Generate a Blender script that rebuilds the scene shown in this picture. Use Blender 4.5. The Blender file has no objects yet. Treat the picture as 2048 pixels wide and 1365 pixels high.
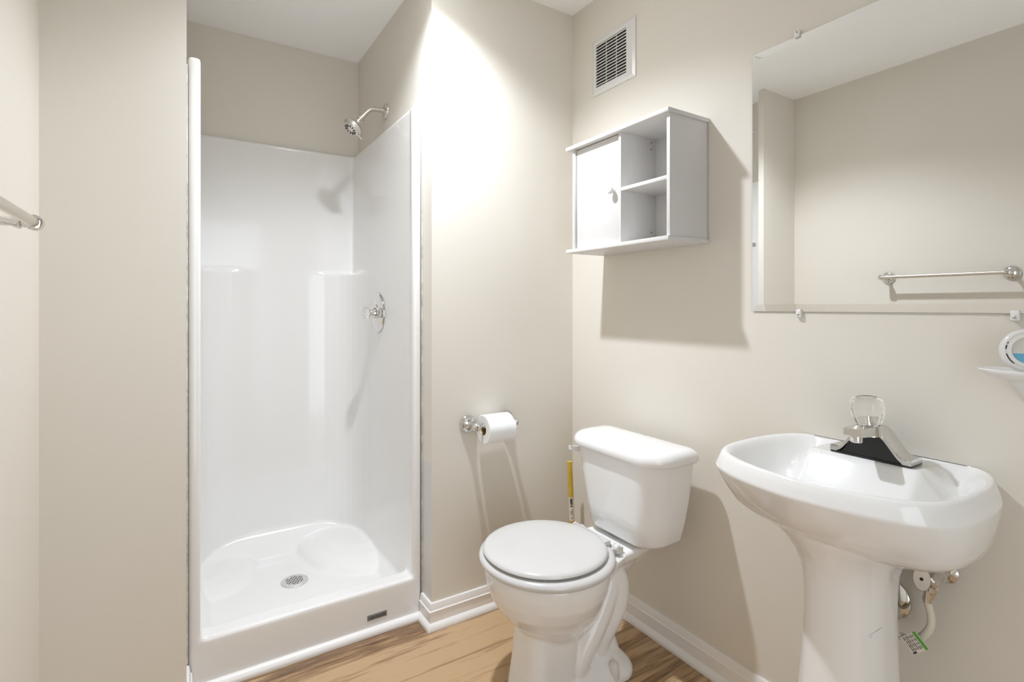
import bpy, bmesh, math, random
from mathutils import Vector, Matrix
R = math.radians
sc = bpy.context.scene
col = sc.collection

# ------------------------------------------------------------------ camera, world, exposure
H = 2.44                                   # ceiling height
XR, XL = 1.4369, -0.3051                   # right wall, left wall
Y1 = 1.7762                                # plane of the wall with the paper holder
XS, XC = 0.7777, 0.0153                    # shower alcove sides
YB = 2.7136                                # alcove back wall
YF = 1.862                                 # front plane of the shower stall
YE = -0.75                                 # wall behind the camera
cd = bpy.data.cameras.new('camera'); cam = bpy.data.objects.new('camera', cd); col.objects.link(cam)
cam.location = (0, 0, 1.1777); cam.rotation_euler = (R(90), 0, -0.5649)
cd.sensor_width = 36; cd.lens = 1046.58 / 2048 * 36; cd.shift_y = -(682.5 - 613.97) / 2048; cd.clip_start = 0.02
sc.camera = cam
sc.view_settings.view_transform = 'Standard'; sc.view_settings.look = 'None'
sc.view_settings.gamma = 1; sc.view_settings.use_curve_mapping = False
sc.view_settings.exposure = -0.60
w = bpy.data.worlds.new('world'); sc.world = w; w.use_nodes = True
w.node_tree.nodes['Background'].inputs[0].default_value = (0.90, 0.97, 1.04, 1)
w.node_tree.nodes['Background'].inputs[1].default_value = 3.9
LX, LY = 0.635, 1.51                       # recessed ceiling light
sd = bpy.data.lights.new('recessed_light_beam', 'SPOT'); sp = bpy.data.objects.new('recessed_light_beam', sd); col.objects.link(sp)
sp.location = (LX, LY, H - 0.012); sd.energy = 71; sd.spot_size = R(134); sd.spot_blend = 0.42; sd.shadow_soft_size = 0.032
sd.color = (0.94, 0.985, 1.07)
nd = bpy.data.lights.new('recessed_light_core', 'SPOT'); np_ = bpy.data.objects.new('recessed_light_core', nd); col.objects.link(np_)
np_.location = (LX, LY, H - 0.012); nd.energy = 150; nd.spot_size = R(120); nd.spot_blend = 1.0; nd.shadow_soft_size = 0.032; nd.color = sd.color
sc.cycles.max_bounces = 16; sc.cycles.diffuse_bounces = 10; sc.cycles.glossy_bounces = 6; sc.cycles.transmission_bounces = 10
sc.cycles.caustics_reflective = False; sc.cycles.caustics_refractive = False
sc.cycles.sample_clamp_indirect = 6
sc.cycles.use_denoising = True

# ------------------------------------------------------------------ materials
def pbr(name, color, rough=0.5, metal=0.0, **kw):
    m = bpy.data.materials.new(name); m.use_nodes = True
    b = m.node_tree.nodes['Principled BSDF']
    b.inputs['Base Color'].default_value = (*color, 1); b.inputs['Roughness'].default_value = rough; b.inputs['Metallic'].default_value = metal
    for k, v in kw.items(): b.inputs[k].default_value = v
    return m
def nodes(m): return m.node_tree.nodes, m.node_tree.links, m.node_tree.nodes['Principled BSDF']
def add_bump(m, scale, strength, dist=0.001, detail=3):
    n, l, b = nodes(m)
    tc = n.new('ShaderNodeTexCoord'); nz = n.new('ShaderNodeTexNoise'); nz.inputs['Scale'].default_value = scale; nz.inputs['Detail'].default_value = detail
    bp = n.new('ShaderNodeBump'); bp.inputs['Strength'].default_value = strength; bp.inputs['Distance'].default_value = dist
    l.new(tc.outputs['Object'], nz.inputs['Vector']); l.new(nz.outputs[0], bp.inputs['Height']); l.new(bp.outputs[0], b.inputs['Normal'])
    return nz
def mottle(m, color, amount, scale):
    n, l, b = nodes(m)
    tc = n.new('ShaderNodeTexCoord'); nz = n.new('ShaderNodeTexNoise'); nz.inputs['Scale'].default_value = scale; nz.inputs['Detail'].default_value = 4
    rp = n.new('ShaderNodeValToRGB')
    rp.color_ramp.elements[0].position = .3; rp.color_ramp.elements[1].position = .7
    rp.color_ramp.elements[0].color = (*[c * (1 - amount) for c in color], 1); rp.color_ramp.elements[1].color = (*[min(1, c * (1 + amount)) for c in color], 1)
    l.new(tc.outputs['Object'], nz.inputs['Vector']); l.new(nz.outputs[0], rp.inputs[0]); l.new(rp.outputs[0], b.inputs['Base Color'])
    return rp
WALLC = (0.70, 0.665, 0.598)
M = {}
M['wall'] = pbr('beige_wall_paint', WALLC, 0.5); mottle(M['wall'], WALLC, .012, 2.5); add_bump(M['wall'], 260, .12, .0006)
M['ceiling'] = pbr('white_ceiling_paint', (0.93, 0.935, 0.935), 0.8); mottle(M['ceiling'], (0.93, 0.935, 0.935), .01, 4); add_bump(M['ceiling'], 200, .15, .0006)
M['trim'] = pbr('white_trim_paint', (0.80, 0.79, 0.775), 0.25); add_bump(M['trim'], 60, .04, .0005)
M['fiberglass'] = pbr('white_gelcoat', (0.755, 0.748, 0.732), 0.16, **{'Coat Weight': .35, 'Coat Roughness': .04}); add_bump(M['fiberglass'], 9, .03, .002, 2)
M['ceramic'] = pbr('white_ceramic', (0.80, 0.802, 0.795), 0.08, **{'Coat Weight': .4, 'Coat Roughness': .02}); add_bump(M['ceramic'], 14, .015, .002, 1)
M['plastic'] = pbr('white_plastic', (0.70, 0.690, 0.675), 0.22); add_bump(M['plastic'], 90, .03, .0004)
M['seat'] = pbr('white_seat_enamel', (0.58, 0.572, 0.56), 0.16, **{'Coat Weight': .3}); add_bump(M['seat'], 30, .01, .001)
M['laminate'] = pbr('white_laminate', (0.66, 0.652, 0.64), 0.4); mottle(M['laminate'], (0.66, 0.652, 0.64), .01, 6); add_bump(M['laminate'], 150, .03, .0004)
M['chrome'] = pbr('chrome', (0.72, 0.71, 0.69), 0.07, 1.0); add_bump(M['chrome'], 40, .02, .0004)
M['nickel'] = pbr('satin_nickel', (0.70, 0.67, 0.62), 0.24, 1.0); add_bump(M['nickel'], 200, .03, .0003)
M['mirror'] = pbr('mirror_silvering', (0.90, 0.91, 0.90), 0.0, 1.0)
M['dark'] = pbr('dark_gap', (0.012, 0.012, 0.012), 0.7); add_bump(M['dark'], 80, .1)
M['black'] = pbr('black_plastic', (0.015, 0.015, 0.015), 0.3); add_bump(M['black'], 80, .05, .0004)
M['grey'] = pbr('grey_steel', (0.48, 0.47, 0.45), 0.35, .85); add_bump(M['grey'], 120, .05, .0003)
M['steel'] = pbr('brushed_steel', (0.66, 0.65, 0.63), 0.38, .6); add_bump(M['steel'], 160, .05, .0003)
M['paper'] = pbr('tissue_paper', (0.82, 0.83, 0.83), 0.9); add_bump(M['paper'], 420, .3, .0006)
M['card'] = pbr('cardboard', (0.34, 0.22, 0.07), 0.85); mottle(M['card'], (0.34, 0.22, 0.07), .12, 60)
M['clip'] = pbr('translucent_clip_plastic', (0.94, 0.93, 0.92), 0.2, 0.0, **{'Transmission Weight': .2}); add_bump(M['clip'], 60, .05)
M['glass'] = pbr('clear_acrylic', (1, 1, 1), 0.02, 0.0, **{'Transmission Weight': 1.0, 'IOR': 1.45}); add_bump(M['glass'], 30, .02, .0005)
M['yellow'] = pbr('yellow_varnished_wood', (0.60, 0.42, 0.05), 0.35); mottle(M['yellow'], (0.60, 0.42, 0.05), .1, 20)
M['cream'] = pbr('cut_wood_end', (0.74, 0.62, 0.42), 0.7); mottle(M['cream'], (0.74, 0.62, 0.42), .06, 90)
M['rubber'] = pbr('dark_rubber', (0.03, 0.025, 0.025), 0.6); add_bump(M['rubber'], 60, .1)
M['label'] = pbr('paper_label', (0.72, 0.68, 0.62), 0.6); mottle(M['label'], (0.72, 0.68, 0.62), .04, 120)
M['hose'] = pbr('cream_vinyl_hose', (0.66, 0.62, 0.53), 0.5); add_bump(M['hose'], 400, .4, .0006)
M['green'] = pbr('green_print', (0.10, 0.36, 0.05), 0.5); mottle(M['green'], (0.10, 0.36, 0.05), .05, 80)
M['red'] = pbr('red_print', (0.40, 0.03, 0.03), 0.5); mottle(M['red'], (0.40, 0.03, 0.03), .05, 80)
M['plate'] = pbr('grey_nameplate', (0.19, 0.185, 0.175), 0.5, 0); mottle(M['plate'], (0.19, 0.185, 0.175), .06, 150)
M['bluegel'] = pbr('blue_gel', (0.10, 0.36, 0.55), 0.1, 0.0, **{'Coat Weight': .5}); add_bump(M['bluegel'], 60, .05)
M['gelwindow'] = pbr('clear_grey_window', (0.55, 0.55, 0.50), 0.06, 0.0, **{'Coat Weight': .6}); add_bump(M['gelwindow'], 20, .05)
M['primer'] = pbr('primer', (0.70, 0.69, 0.68), 0.6); add_bump(M['primer'], 200, .1)
M['caulk'] = pbr('old_caulk', (0.62, 0.61, 0.58), 0.8); mottle(M['caulk'], (0.62, 0.61, 0.58), .35, 40)
M['lens'] = pbr('lit_lens', (1, 1, 1), 0.4); M['lens'].node_tree.nodes['Principled BSDF'].inputs['Emission Color'].default_value = (.94, .985, 1.0, 1); M['lens'].node_tree.nodes['Principled BSDF'].inputs['Emission Strength'].default_value = 90

# wall paint that stops low on the shower jamb, where the primer shows
def jamb_wall():
    m = M['wall'].copy(); m.name = 'beige_wall_paint_unfinished_jamb'
    n, l, b = nodes(m)
    src = b.inputs['Base Color'].links[0].from_socket
    g = n.new('ShaderNodeNewGeometry'); s = n.new('ShaderNodeSeparateXYZ'); l.new(g.outputs['Position'], s.inputs[0])
    nz = n.new('ShaderNodeSeparateXYZ'); l.new(g.outputs['True Normal'], nz.inputs[0])
    a = n.new('ShaderNodeMath'); a.operation = 'LESS_THAN'; a.inputs[1].default_value = 0.601; l.new(s.outputs[2], a.inputs[0])
    c = n.new('ShaderNodeMath'); c.operation = 'LESS_THAN'; c.inputs[1].default_value = -0.8; l.new(nz.outputs[0], c.inputs[0])
    d = n.new('ShaderNodeMath'); d.operation = 'MULTIPLY'; l.new(a.outputs[0], d.inputs[0]); l.new(c.outputs[0], d.inputs[1])
    mx = n.new('ShaderNodeMix'); mx.data_type = 'RGBA'; l.new(d.outputs[0], mx.inputs['Factor']); l.new(src, mx.inputs['A']); mx.inputs['B'].default_value = (0.64, 0.635, 0.62, 1)
    l.new(mx.outputs['Result'], b.inputs['Base Color'])
    return m
M['jambwall'] = jamb_wall()

# vinyl planks running along X
def plank_floor():
    m = pbr('wood_look_plank', (0.4, 0.25, 0.13), 0.33)
    n, l, b = nodes(m)
    def math_(op, a, bb=None):
        x = n.new('ShaderNodeMath'); x.operation = op
        for i, v in enumerate((a, bb)):
            if v is None: continue
            if isinstance(v, (int, float)): x.inputs[i].default_value = v
            else: l.new(v, x.inputs[i])
        return x.outputs[0]
    tc = n.new('ShaderNodeTexCoord'); s = n.new('ShaderNodeSeparateXYZ'); l.new(tc.outputs['Object'], s.inputs[0])
    W = 0.178
    yy = math_('DIVIDE', math_('ADD', s.outputs[1], -1.748 + 20 * W), W)
    row = math_('FLOOR', yy); fy = math_('FRACT', yy)
    rnd = math_('FRACT', math_('MULTIPLY', math_('SINE', math_('MULTIPLY', row, 12.9898)), 437.585))
    xx = math_('DIVIDE', math_('ADD', s.outputs[0], math_('ADD', math_('MULTIPLY', rnd, 7.3), 5)), 1.22)
    colx = math_('FLOOR', xx); fx = math_('FRACT', xx)
    rnd2 = math_('FRACT', math_('MULTIPLY', math_('SINE', math_('ADD', math_('MULTIPLY', colx, 78.233), math_('MULTIPLY', row, 37.72))), 217.13))
    cv = n.new('ShaderNodeCombineXYZ')
    l.new(math_('ADD', math_('MULTIPLY', s.outputs[0], 1.0), math_('MULTIPLY', rnd2, 31)), cv.inputs[0])
    l.new(math_('MULTIPLY', s.outputs[1], 9.0), cv.inputs[1]); l.new(math_('MULTIPLY', rnd, 17), cv.inputs[2])
    big = n.new('ShaderNodeTexNoise'); big.inputs['Scale'].default_value = 1.7; big.inputs['Detail'].default_value = 4; big.inputs['Roughness'].default_value = .55; big.inputs['Distortion'].default_value = 1.0
    l.new(cv.outputs[0], big.inputs['Vector'])
    cv2 = n.new('ShaderNodeCombineXYZ'); l.new(math_('ADD', math_('MULTIPLY', s.outputs[0], 2.2), math_('MULTIPLY', rnd2, 11)), cv2.inputs[0]); l.new(math_('MULTIPLY', s.outputs[1], 42), cv2.inputs[1])
    fine = n.new('ShaderNodeTexNoise'); fine.inputs['Scale'].default_value = 3.2; fine.inputs['Detail'].default_value = 6; fine.inputs['Roughness'].default_value = .65; fine.inputs['Distortion'].default_value = .6
    l.new(cv2.outputs[0], fine.inputs['Vector'])
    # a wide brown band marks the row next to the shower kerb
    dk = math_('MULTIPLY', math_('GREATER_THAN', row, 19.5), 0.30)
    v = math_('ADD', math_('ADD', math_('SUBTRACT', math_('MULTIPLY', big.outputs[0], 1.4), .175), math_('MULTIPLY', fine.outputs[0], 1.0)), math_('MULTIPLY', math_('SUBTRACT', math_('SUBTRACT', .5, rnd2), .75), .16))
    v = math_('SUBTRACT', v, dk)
    rp = n.new('ShaderNodeValToRGB'); l.new(v, rp.inputs[0])
    e = rp.color_ramp.elements
    e[0].position = .38; e[0].color = (0.070, 0.038, 0.020, 1); e[1].position = .96; e[1].color = (0.48, 0.325, 0.185, 1)
    for p_, c_ in ((.56, (0.15, 0.086, 0.046, 1)), (.72, (0.25, 0.150, 0.078, 1)), (.83, (0.365, 0.237, 0.129, 1))):
        k = e.new(p_); k.color = c_
    seam = math_('MAXIMUM', math_('LESS_THAN', fy, .010), math_('LESS_THAN', fx, .0016))
    mx = n.new('ShaderNodeMix'); mx.data_type = 'RGBA'; l.new(math_('MULTIPLY', seam, .35), mx.inputs['Factor']); l.new(rp.outputs[0], mx.inputs['A']); mx.inputs['B'].default_value = (0.07, 0.04, 0.02, 1)
    l.new(mx.outputs['Result'], b.inputs['Base Color'])
    bp = n.new('ShaderNodeBump'); bp.inputs['Strength'].default_value = .12; bp.inputs['Distance'].default_value = .001
    l.new(math_('SUBTRACT', fine.outputs[0], seam), bp.inputs['Height']); l.new(bp.outputs[0], b.inputs['Normal'])
    return m
M['floor'] = plank_floor()

# ------------------------------------------------------------------ mesh helpers
def finish(name, bm, mat, parent=None, smooth=True, angle=40, recalc=True):
    if recalc: bmesh.ops.recalc_face_normals(bm, faces=bm.faces)
    me = bpy.data.meshes.new(name); bm.to_mesh(me); bm.free()
    o = bpy.data.objects.new(name, me); col.objects.link(o)
    for mm in (mat if isinstance(mat, (list, tuple)) else [mat]): me.materials.append(mm)
    if smooth:
        for p in me.polygons: p.use_smooth = True
        if angle: me.set_sharp_from_angle(angle=R(angle))
    if parent:
        o.parent = parent; o.matrix_parent_inverse = Matrix.Translation(parent_loc(parent)).inverted()
    return o
def parent_loc(o):
    return Vector(o.location) if o.type == 'EMPTY' else Vector((0, 0, 0))
def thing(name, label, cat, loc, group=None):
    o = bpy.data.objects.new(name, None); col.objects.link(o); o.location = loc; o.empty_display_size = .05
    o['label'] = label; o['category'] = cat
    if group: o['group'] = group
    return o
def box(bm, x0, x1, y0, y1, z0, z1, bevel=0, seg=2):
    r = bmesh.ops.create_cube(bm, size=1); vs = r['verts']
    for v in vs:
        v.co = Vector((x0 + (v.co.x + .5) * (x1 - x0), y0 + (v.co.y + .5) * (y1 - y0), z0 + (v.co.z + .5) * (z1 - z0)))
    if bevel:
        es = {e for v in vs for e in v.link_edges}
        bmesh.ops.bevel(bm, geom=list(es), offset=bevel, segments=seg, profile=.5, affect='EDGES')
def loft(bm, rings, cap0=True, cap1=True, closed=True):
    vv = [[bm.verts.new(p) for p in r] for r in rings]
    n = len(vv[0])
    for a, b in zip(vv, vv[1:]):
        for i in range(n if closed else n - 1):
            j = (i + 1) % n
            bm.faces.new((a[i], a[j], b[j], b[i]))
    if cap0: bm.faces.new(vv[0][::-1])
    if cap1: bm.faces.new(vv[-1])
    return vv
def frame(axis):
    z = Vector(axis).normalized(); x = z.orthogonal().normalized(); y = z.cross(x)
    return x, y, z
def lathe(bm, origin, axis, prof, seg=32, cap0=True, cap1=True):
    """prof: (radius, distance along the axis)"""
    o = Vector(origin); x, y, z = frame(axis)
    rings = [[o + z * h + (x * math.cos(2 * math.pi * i / seg) + y * math.sin(2 * math.pi * i / seg)) * max(r, 1e-5) for i in range(seg)] for r, h in prof]
    loft(bm, rings, cap0, cap1)
def catmull(pts, n, closed=False):
    P = [Vector(p) for p in pts]; m = len(P); out = []
    segs = m if closed else m - 1
    for k in range(n):
        t = k / n * segs if closed else k / (n - 1) * segs
        i = min(int(t), segs - 1); f = t - i
        g = (lambda j: P[j % m]) if closed else (lambda j: P[min(max(j, 0), m - 1)])
        a, b, c, d = g(i - 1), g(i), g(i + 1), g(i + 2)
        out.append(.5 * ((2 * b) + (c - a) * f + (2 * a - 5 * b + 4 * c - d) * f * f + (3 * b - a - 3 * c + d) * f ** 3))
    return out
def tube(bm, pts, rad, seg=16, n=None, caps=True):
    P = catmull(pts, n) if n else [Vector(p) for p in pts]
    N = len(P); rr = [rad] * N if isinstance(rad, (int, float)) else [rad[min(int(i / (N - 1) * (len(rad) - 1)), len(rad) - 2)] * (1 - (i / (N - 1) * (len(rad) - 1) - min(int(i / (N - 1) * (len(rad) - 1)), len(rad) - 2))) + rad[min(int(i / (N - 1) * (len(rad) - 1)), len(rad) - 2) + 1] * (i / (N - 1) * (len(rad) - 1) - min(int(i / (N - 1) * (len(rad) - 1)), len(rad) - 2)) for i in range(N)]
    t0 = (P[1] - P[0]).normalized(); x = t0.orthogonal().normalized(); rings = []
    for i in range(N):
        t = ((P[min(i + 1, N - 1)] - P[max(i - 1, 0)])).normalized()
        x = (x - t * x.dot(t)).normalized(); y = t.cross(x)
        rings.append([P[i] + (x * math.cos(2 * math.pi * k / seg) + y * math.sin(2 * math.pi * k / seg)) * rr[i] for k in range(seg)])
    loft(bm, rings, caps, caps)
def selip(xc, yc, a, b, z, n=2.0, seg=64):
    out = []
    for i in range(seg):
        t = 2 * math.pi * i / seg; c, s = math.cos(t), math.sin(t)
        out.append(Vector((xc + a * math.copysign(abs(c) ** (2 / n), c), yc + b * math.copysign(abs(s) ** (2 / n), s), z)))
    return out
def rrect(x0, x1, y0, y1, z, r0, r1=None, seg=8):
    """rounded rectangle; r0 radius of the corners at x0, r1 of those at x1"""
    r1 = r0 if r1 is None else r1; out = []
    for cx, cy, r, a in ((x1 - r1, y1 - r1, r1, 0), (x0 + r0, y1 - r0, r0, 90), (x0 + r0, y0 + r0, r0, 180), (x1 - r1, y0 + r1, r1, 270)):
        for i in range(seg + 1):
            t = R(a + 90 * i / seg); out.append(Vector((cx + r * math.cos(t), cy + r * math.sin(t), z)))
    return out
def sweep(bm, prof, path, side):
    """prof: (distance out from the wall, z); path: 2D points along the wall; side +1 = room on the left of the path"""
    P = [Vector(p) for p in path]; rings = []
    for i, p in enumerate(P):
        d0 = (P[i] - P[i - 1]).normalized() if i > 0 else None
        d1 = (P[i + 1] - P[i]).normalized() if i < len(P) - 1 else None
        nrm = lambda d: Vector((-d.y, d.x)) * side
        if d0 is None: mdir = nrm(d1)
        elif d1 is None: mdir = nrm(d0)
        else:
            a, b = nrm(d0), nrm(d1); mdir = (a + b) / (1 + a.dot(b))
        rings.append([Vector((p.x + mdir.x * o, p.y + mdir.y * o, z)) for o, z in prof])
    loft(bm, rings, True, True)
def remesh(o, voxel, smooth=4, fac=.5):
    m = o.modifiers.new('blend', 'REMESH'); m.mode = 'VOXEL'; m.voxel_size = voxel; m.use_smooth_shade = True
    if smooth:
        s = o.modifiers.new('soften', 'SMOOTH'); s.iterations = smooth; s.factor = fac
def text_mesh(name, body, size, mat, origin, xdir, ydir, parent, extrude=.0003, squeeze=1.0):
    cu = bpy.data.curves.new(name, 'FONT'); cu.body = body; cu.size = size; cu.extrude = extrude; cu.align_x = 'CENTER'; cu.align_y = 'CENTER'
    t = bpy.data.objects.new(name, cu); col.objects.link(t)
    dg = bpy.context.evaluated_depsgraph_get(); me = bpy.data.meshes.new_from_object(t.evaluated_get(dg)); bpy.data.objects.remove(t)
    x, y = Vector(xdir).normalized(), Vector(ydir).normalized(); z = x.cross(y)
    for v in me.vertices: v.co = Vector(origin) + x * v.co.x * squeeze + y * v.co.y + z * v.co.z
    me.materials.clear(); me.materials.append(mat)
    o = bpy.data.objects.new(name, me); col.objects.link(o); o.parent = parent
    o.matrix_parent_inverse = Matrix.Translation(parent_loc(parent)).inverted()
    return o
def structure(name, bm, mat, smooth=False):
    o = finish(name, bm, mat, None, smooth); o['kind'] = 'structure'; return o

# ------------------------------------------------------------------ room shell
T = 0.12
bm = bmesh.new(); box(bm, XL - T, XR + T, YE - T, YB + T, -0.10, 0.0); structure('floor', bm, M['floor'])
bm = bmesh.new(); box(bm, XL - T, XR + T, YE - T, YB + T, H, H + 0.10); structure('ceiling', bm, M['ceiling'])
bm = bmesh.new(); box(bm, XR, XR + T, YE - T, Y1, 0, H); wall_right = structure('wall_right', bm, M['wall'])
bm = bmesh.new(); box(bm, XL - T, XL, YE - T, Y1, 0, H); structure('wall_left', bm, M['wall'])
bm = bmesh.new(); box(bm, XS, XR + T, Y1, YB, 0, H); structure('wall_back', bm, M['jambwall'])
bm = bmesh.new(); box(bm, XL - T, XC, Y1, YB, 0, H); structure('wall_left_return', bm, M['wall'])
bm = bmesh.new(); box(bm, XL - T, XR + T, YB, YB + T, 0, H); structure('wall_shower', bm, M['wall'])
# the wall behind the viewer, with a doorway added to let in fill light
DX0, DX1, DZ = -0.20, 0.72, 2.05
bm = bmesh.new()
box(bm, XL, DX0, YE - T, YE, 0, H); box(bm, DX1, XR, YE - T, YE, 0, H); box(bm, DX0, DX1, YE - T, YE, DZ, H)
structure('wall_front', bm, M['wall'])
bm = bmesh.new()
for x0, x1, z0, z1 in ((DX0 - .06, DX0, 0, DZ + .06), (DX1, DX1 + .06, 0, DZ + .06), (DX0, DX1, DZ, DZ + .06)):
    box(bm, x0, x1, YE, YE + .015, z0, z1, .004)
structure('trim_2', bm, M['trim'], True)

BASE = [(0, 0), (.026, 0), (.0265, .006), (.0245, .014), (.020, .020), (.0145, .0245), (.013, .026), (.013, .062), (.0150, .064), (.0150, .0665), (.0115, .069), (.0105, .078), (.0095, .083), (.0085, .086), (.0085, .0895), (.006, .093), (0, .093)]
bm = bmesh.new(); sweep(bm, BASE, [(XR, YE), (XR, Y1 - .012)], 1); o = structure('baseboard_right', bm, M['trim'], True)
bm = bmesh.new(); sweep(bm, BASE, [(XR, Y1), (XS, Y1), (XS, YF - .002)], 1); structure('baseboard_back', bm, M['trim'], True)
bm = bmesh.new(); sweep(bm, BASE, [(XC, YF - .002), (XC, Y1), (XL, Y1), (XL, YE)], 1); structure('baseboard_left', bm, M['trim'], True)
SHOE = [(0, 0), (.018, 0), (.0185, .006), (.0165, .014), (.012, .020), (.006, .0235), (0, .0245)]
bm = bmesh.new(); sweep(bm, SHOE, [(XS - .013, YF - .0005), (XC + .013, YF - .0005)], 1); structure('trim_1', bm, M['trim'], True)

# ------------------------------------------------------------------ recessed ceiling light
cl = thing('ceiling_light', 'round white recessed ceiling light above the toilet end of the bathroom', 'light', (LX, LY, H))
bm = bmesh.new(); lathe(bm, (LX, LY, H), (0, 0, -1), [(.062, .0005), (.092, .0005), (.092, .003), (.085, .007), (.066, .008), (.062, .004)], 48, False, False)
finish('trim_ring', bm, M['trim'], cl)
bm = bmesh.new(); lathe(bm, (LX, LY, H), (0, 0, -1), [(.062, .001), (.062, .004), (.0, .0045)], 48); finish('lens', bm, M['lens'], cl)

# ------------------------------------------------------------------ shower stall
st = thing('shower_stall', 'white moulded one-piece shower stall with a low kerb in the beige alcove', 'shower', ((XC + XS) / 2, YF, 0))
ZT = 1.942
bm = bmesh.new()
X0, X1 = XC + .004, XS - .004
def prism(bm, pts, z0, z1):
    loft(bm, [[Vector((x, y, z0)) for x, y in pts], [Vector((x, y, z1)) for x, y in pts]])
box(bm, X0, X0 + .034, YF, YB - .012, 0, ZT)
box(bm, X1 - .030, X1, YF, YB - .012, 0, ZT)
box(bm, X0, X1, YB - .034, YB - .004, 0, ZT)
box(bm, X0, X1, YF, YB - .012, 0, .052)
box(bm, X1 - .034, X1, YF, YF + .03, 0, ZT)
# kerb, sloping to the pan
loft(bm, [[Vector((x, y, z)) for y, z in ((YF, 0), (YF, .158), (YF + .085, .150), (YF + .125, .04), (YF + .125, 0))] for x in (X0, X1)])
# corner columns with a small shelf on top
for s, xc in ((1, X1 - .028), (-1, X0 + .030)):
    yb = YB - .034; w_, d_ = .30, .34
    arc = [(xc + s * .02, yb + .02), (xc + s * .02, yb - d_)]
    arc += [(xc - s * w_ * max(math.cos(R(a)), 0) ** 5, yb - d_ * max(math.sin(R(a)), 0) ** 5) for a in range(90, -1, -5)]
    arc += [(xc - s * w_, yb + .02)]
    prism(bm, arc if s < 0 else arc[::-1], .0, 1.343)
    # foot ledge in the corner
    rings = []
    for z, k in ((.0, 1.0), (.055, 1.0), (.075, .93), (.088, .80), (.096, .6)):
        ring = [Vector((xc + s * .02, yb + .02, z))]
        for a in range(0, 91, 6):
            t = R(a); c_, s_ = math.cos(t) ** .75 if a < 90 else 0, math.sin(t) ** .75
            ring.append(Vector((xc - s * (.30 if s > 0 else .25) * k * c_, yb - (.50 if s > 0 else .40) * k * s_, z if s > 0 else z * .8)))
        rings.append(ring)
    loft(bm, rings)
# coves along the foot of the walls
for pts in ([(X1 - .03, .05), (X1 - .075, .05), (X1 - .03, .10)], [(X0 + .034, .05), (X0 + .079, .05), (X0 + .034, .10)]):
    loft(bm, [[Vector((x, y, z)) for x, z in pts] for y in (YF + .05, YB - .03)])
loft(bm, [[Vector((x, y, z)) for y, z in ((YB - .03, .04), (YB - .16, .05), (YB - .05, .115), (YB - .03, .14))] for x in (X0 + .01, X1 - .01)])
su = finish('surround', bm, M['fiberglass'], st); remesh(su, .0058, 14)
# drain
dr_c = Vector((.395, 2.288, .0525))
bm = bmesh.new(); lathe(bm, dr_c, (0, 0, 1), [(.052, -.004), (.052, .002), (.049, .004), (.040, .0045), (.0, .0045)], 40); dr = finish('drain', bm, M['steel'], st)
k = 0
bm = bmesh.new()
for iy in range(-3, 4):
    for ix in range(-3, 4):
        px, py = ix * .0115 + (.0057 if iy % 2 else 0), iy * .0100
        if px * px + py * py < .034 ** 2:
            lathe(bm, dr_c + Vector((px, py, .0044)), (0, 0, 1), [(.0036, 0), (.0036, .0004)], 12)
finish('drain_holes', bm, M['dark'], dr)
bm = bmesh.new(); box(bm, .566, .638, YF - .0022, YF + .001, .049, .069, .0008); npl = finish('nameplate', bm, M['plate'], st)
npl['label'] = 'small grey nameplate'
text_mesh('lettering', 'AQUAGLASS', .0125, M['black'], (.602, YF - .0024, .059), (1, 0, 0), (0, 0, 1), npl, squeeze=.86)
# caulk bead between stall and jamb
bm = bmesh.new(); tube(bm, [(XS - .0022, YF + .0005, .095), (XS - .0025, YF + .0002, .5), (XS - .0020, YF + .001, .9), (XS - .0024, YF + .0003, 1.4), (XS - .002, YF + .001, ZT)], .0017, 8, 30); finish('caulk_bead', bm, M['caulk'], st)
bm = bmesh.new(); tube(bm, [(XC + .0022, YF + .0005, .095), (XC + .0025, YF + .0002, .5), (XC + .002, YF + .001, .9), (XC + .0022, YF + .0005, 1.4), (XC + .002, YF + .001, ZT - .03)], .0017, 8, 30); finish('caulk_bead', bm, M['caulk'], st)

# shower head
sh = thing('showerhead', 'satin metal shower head on a bent arm above the white stall', 'shower head', (XS, 2.28, 2.052))
bm = bmesh.new(); lathe(bm, (XS, 2.28, 2.052), (-1, 0, 0), [(.034, 0), (.034, .004), (.030, .009), (.018, .013), (.012, .014)], 36); finish('wall_flange', bm, M['nickel'], sh)
bm = bmesh.new(); tube(bm, [(XS - .002, 2.28, 2.052), (.745, 2.28, 2.053), (.712, 2.28, 2.048), (.690, 2.28, 2.029), (.668, 2.28, 2.003), (.655, 2.28, 1.988)], .0105, 16, 24); finish('arm', bm, M['nickel'], sh)
ax = Vector((-.62, -.10, -.78)).normalized()
o0 = Vector((.660, 2.28, 1.994))
bm = bmesh.new(); lathe(bm, o0, ax, [(.011, -.012), (.0145, -.010), (.0145, .004), (.011, .006), (.011, .012), (.0135, .014), (.0135, .021), (.011, .024)], 24); finish('ball_joint', bm, M['nickel'], sh)
bm = bmesh.new(); lathe(bm, o0 + ax * .022, ax, [(.011, 0), (.020, .006), (.034, .016), (.041, .024), (.043, .030), (.042, .034), (.0385, .036), (.0385, .039), (.036, .044), (.031, .046), (.0, .047)], 40); hd = finish('spray_head', bm, M['nickel'], sh)
x_, y_, z_ = frame(ax)
fc = o0 + ax * .0695
bm = bmesh.new()
for i in range(12):
    t = 2 * math.pi * i / 12; d = x_ * math.cos(t) + y_ * math.sin(t); p = y_ * math.cos(t) - x_ * math.sin(t)
    q = [fc + d * a + p * b - ax * .0012 for a, b in ((.014, -.0012), (.028, -.0022), (.028, .0022), (.014, .0012))]
    loft(bm, [q, [v + ax * .0014 for v in q]])
finish('nozzle_slots', bm, M['dark'], hd)
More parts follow.
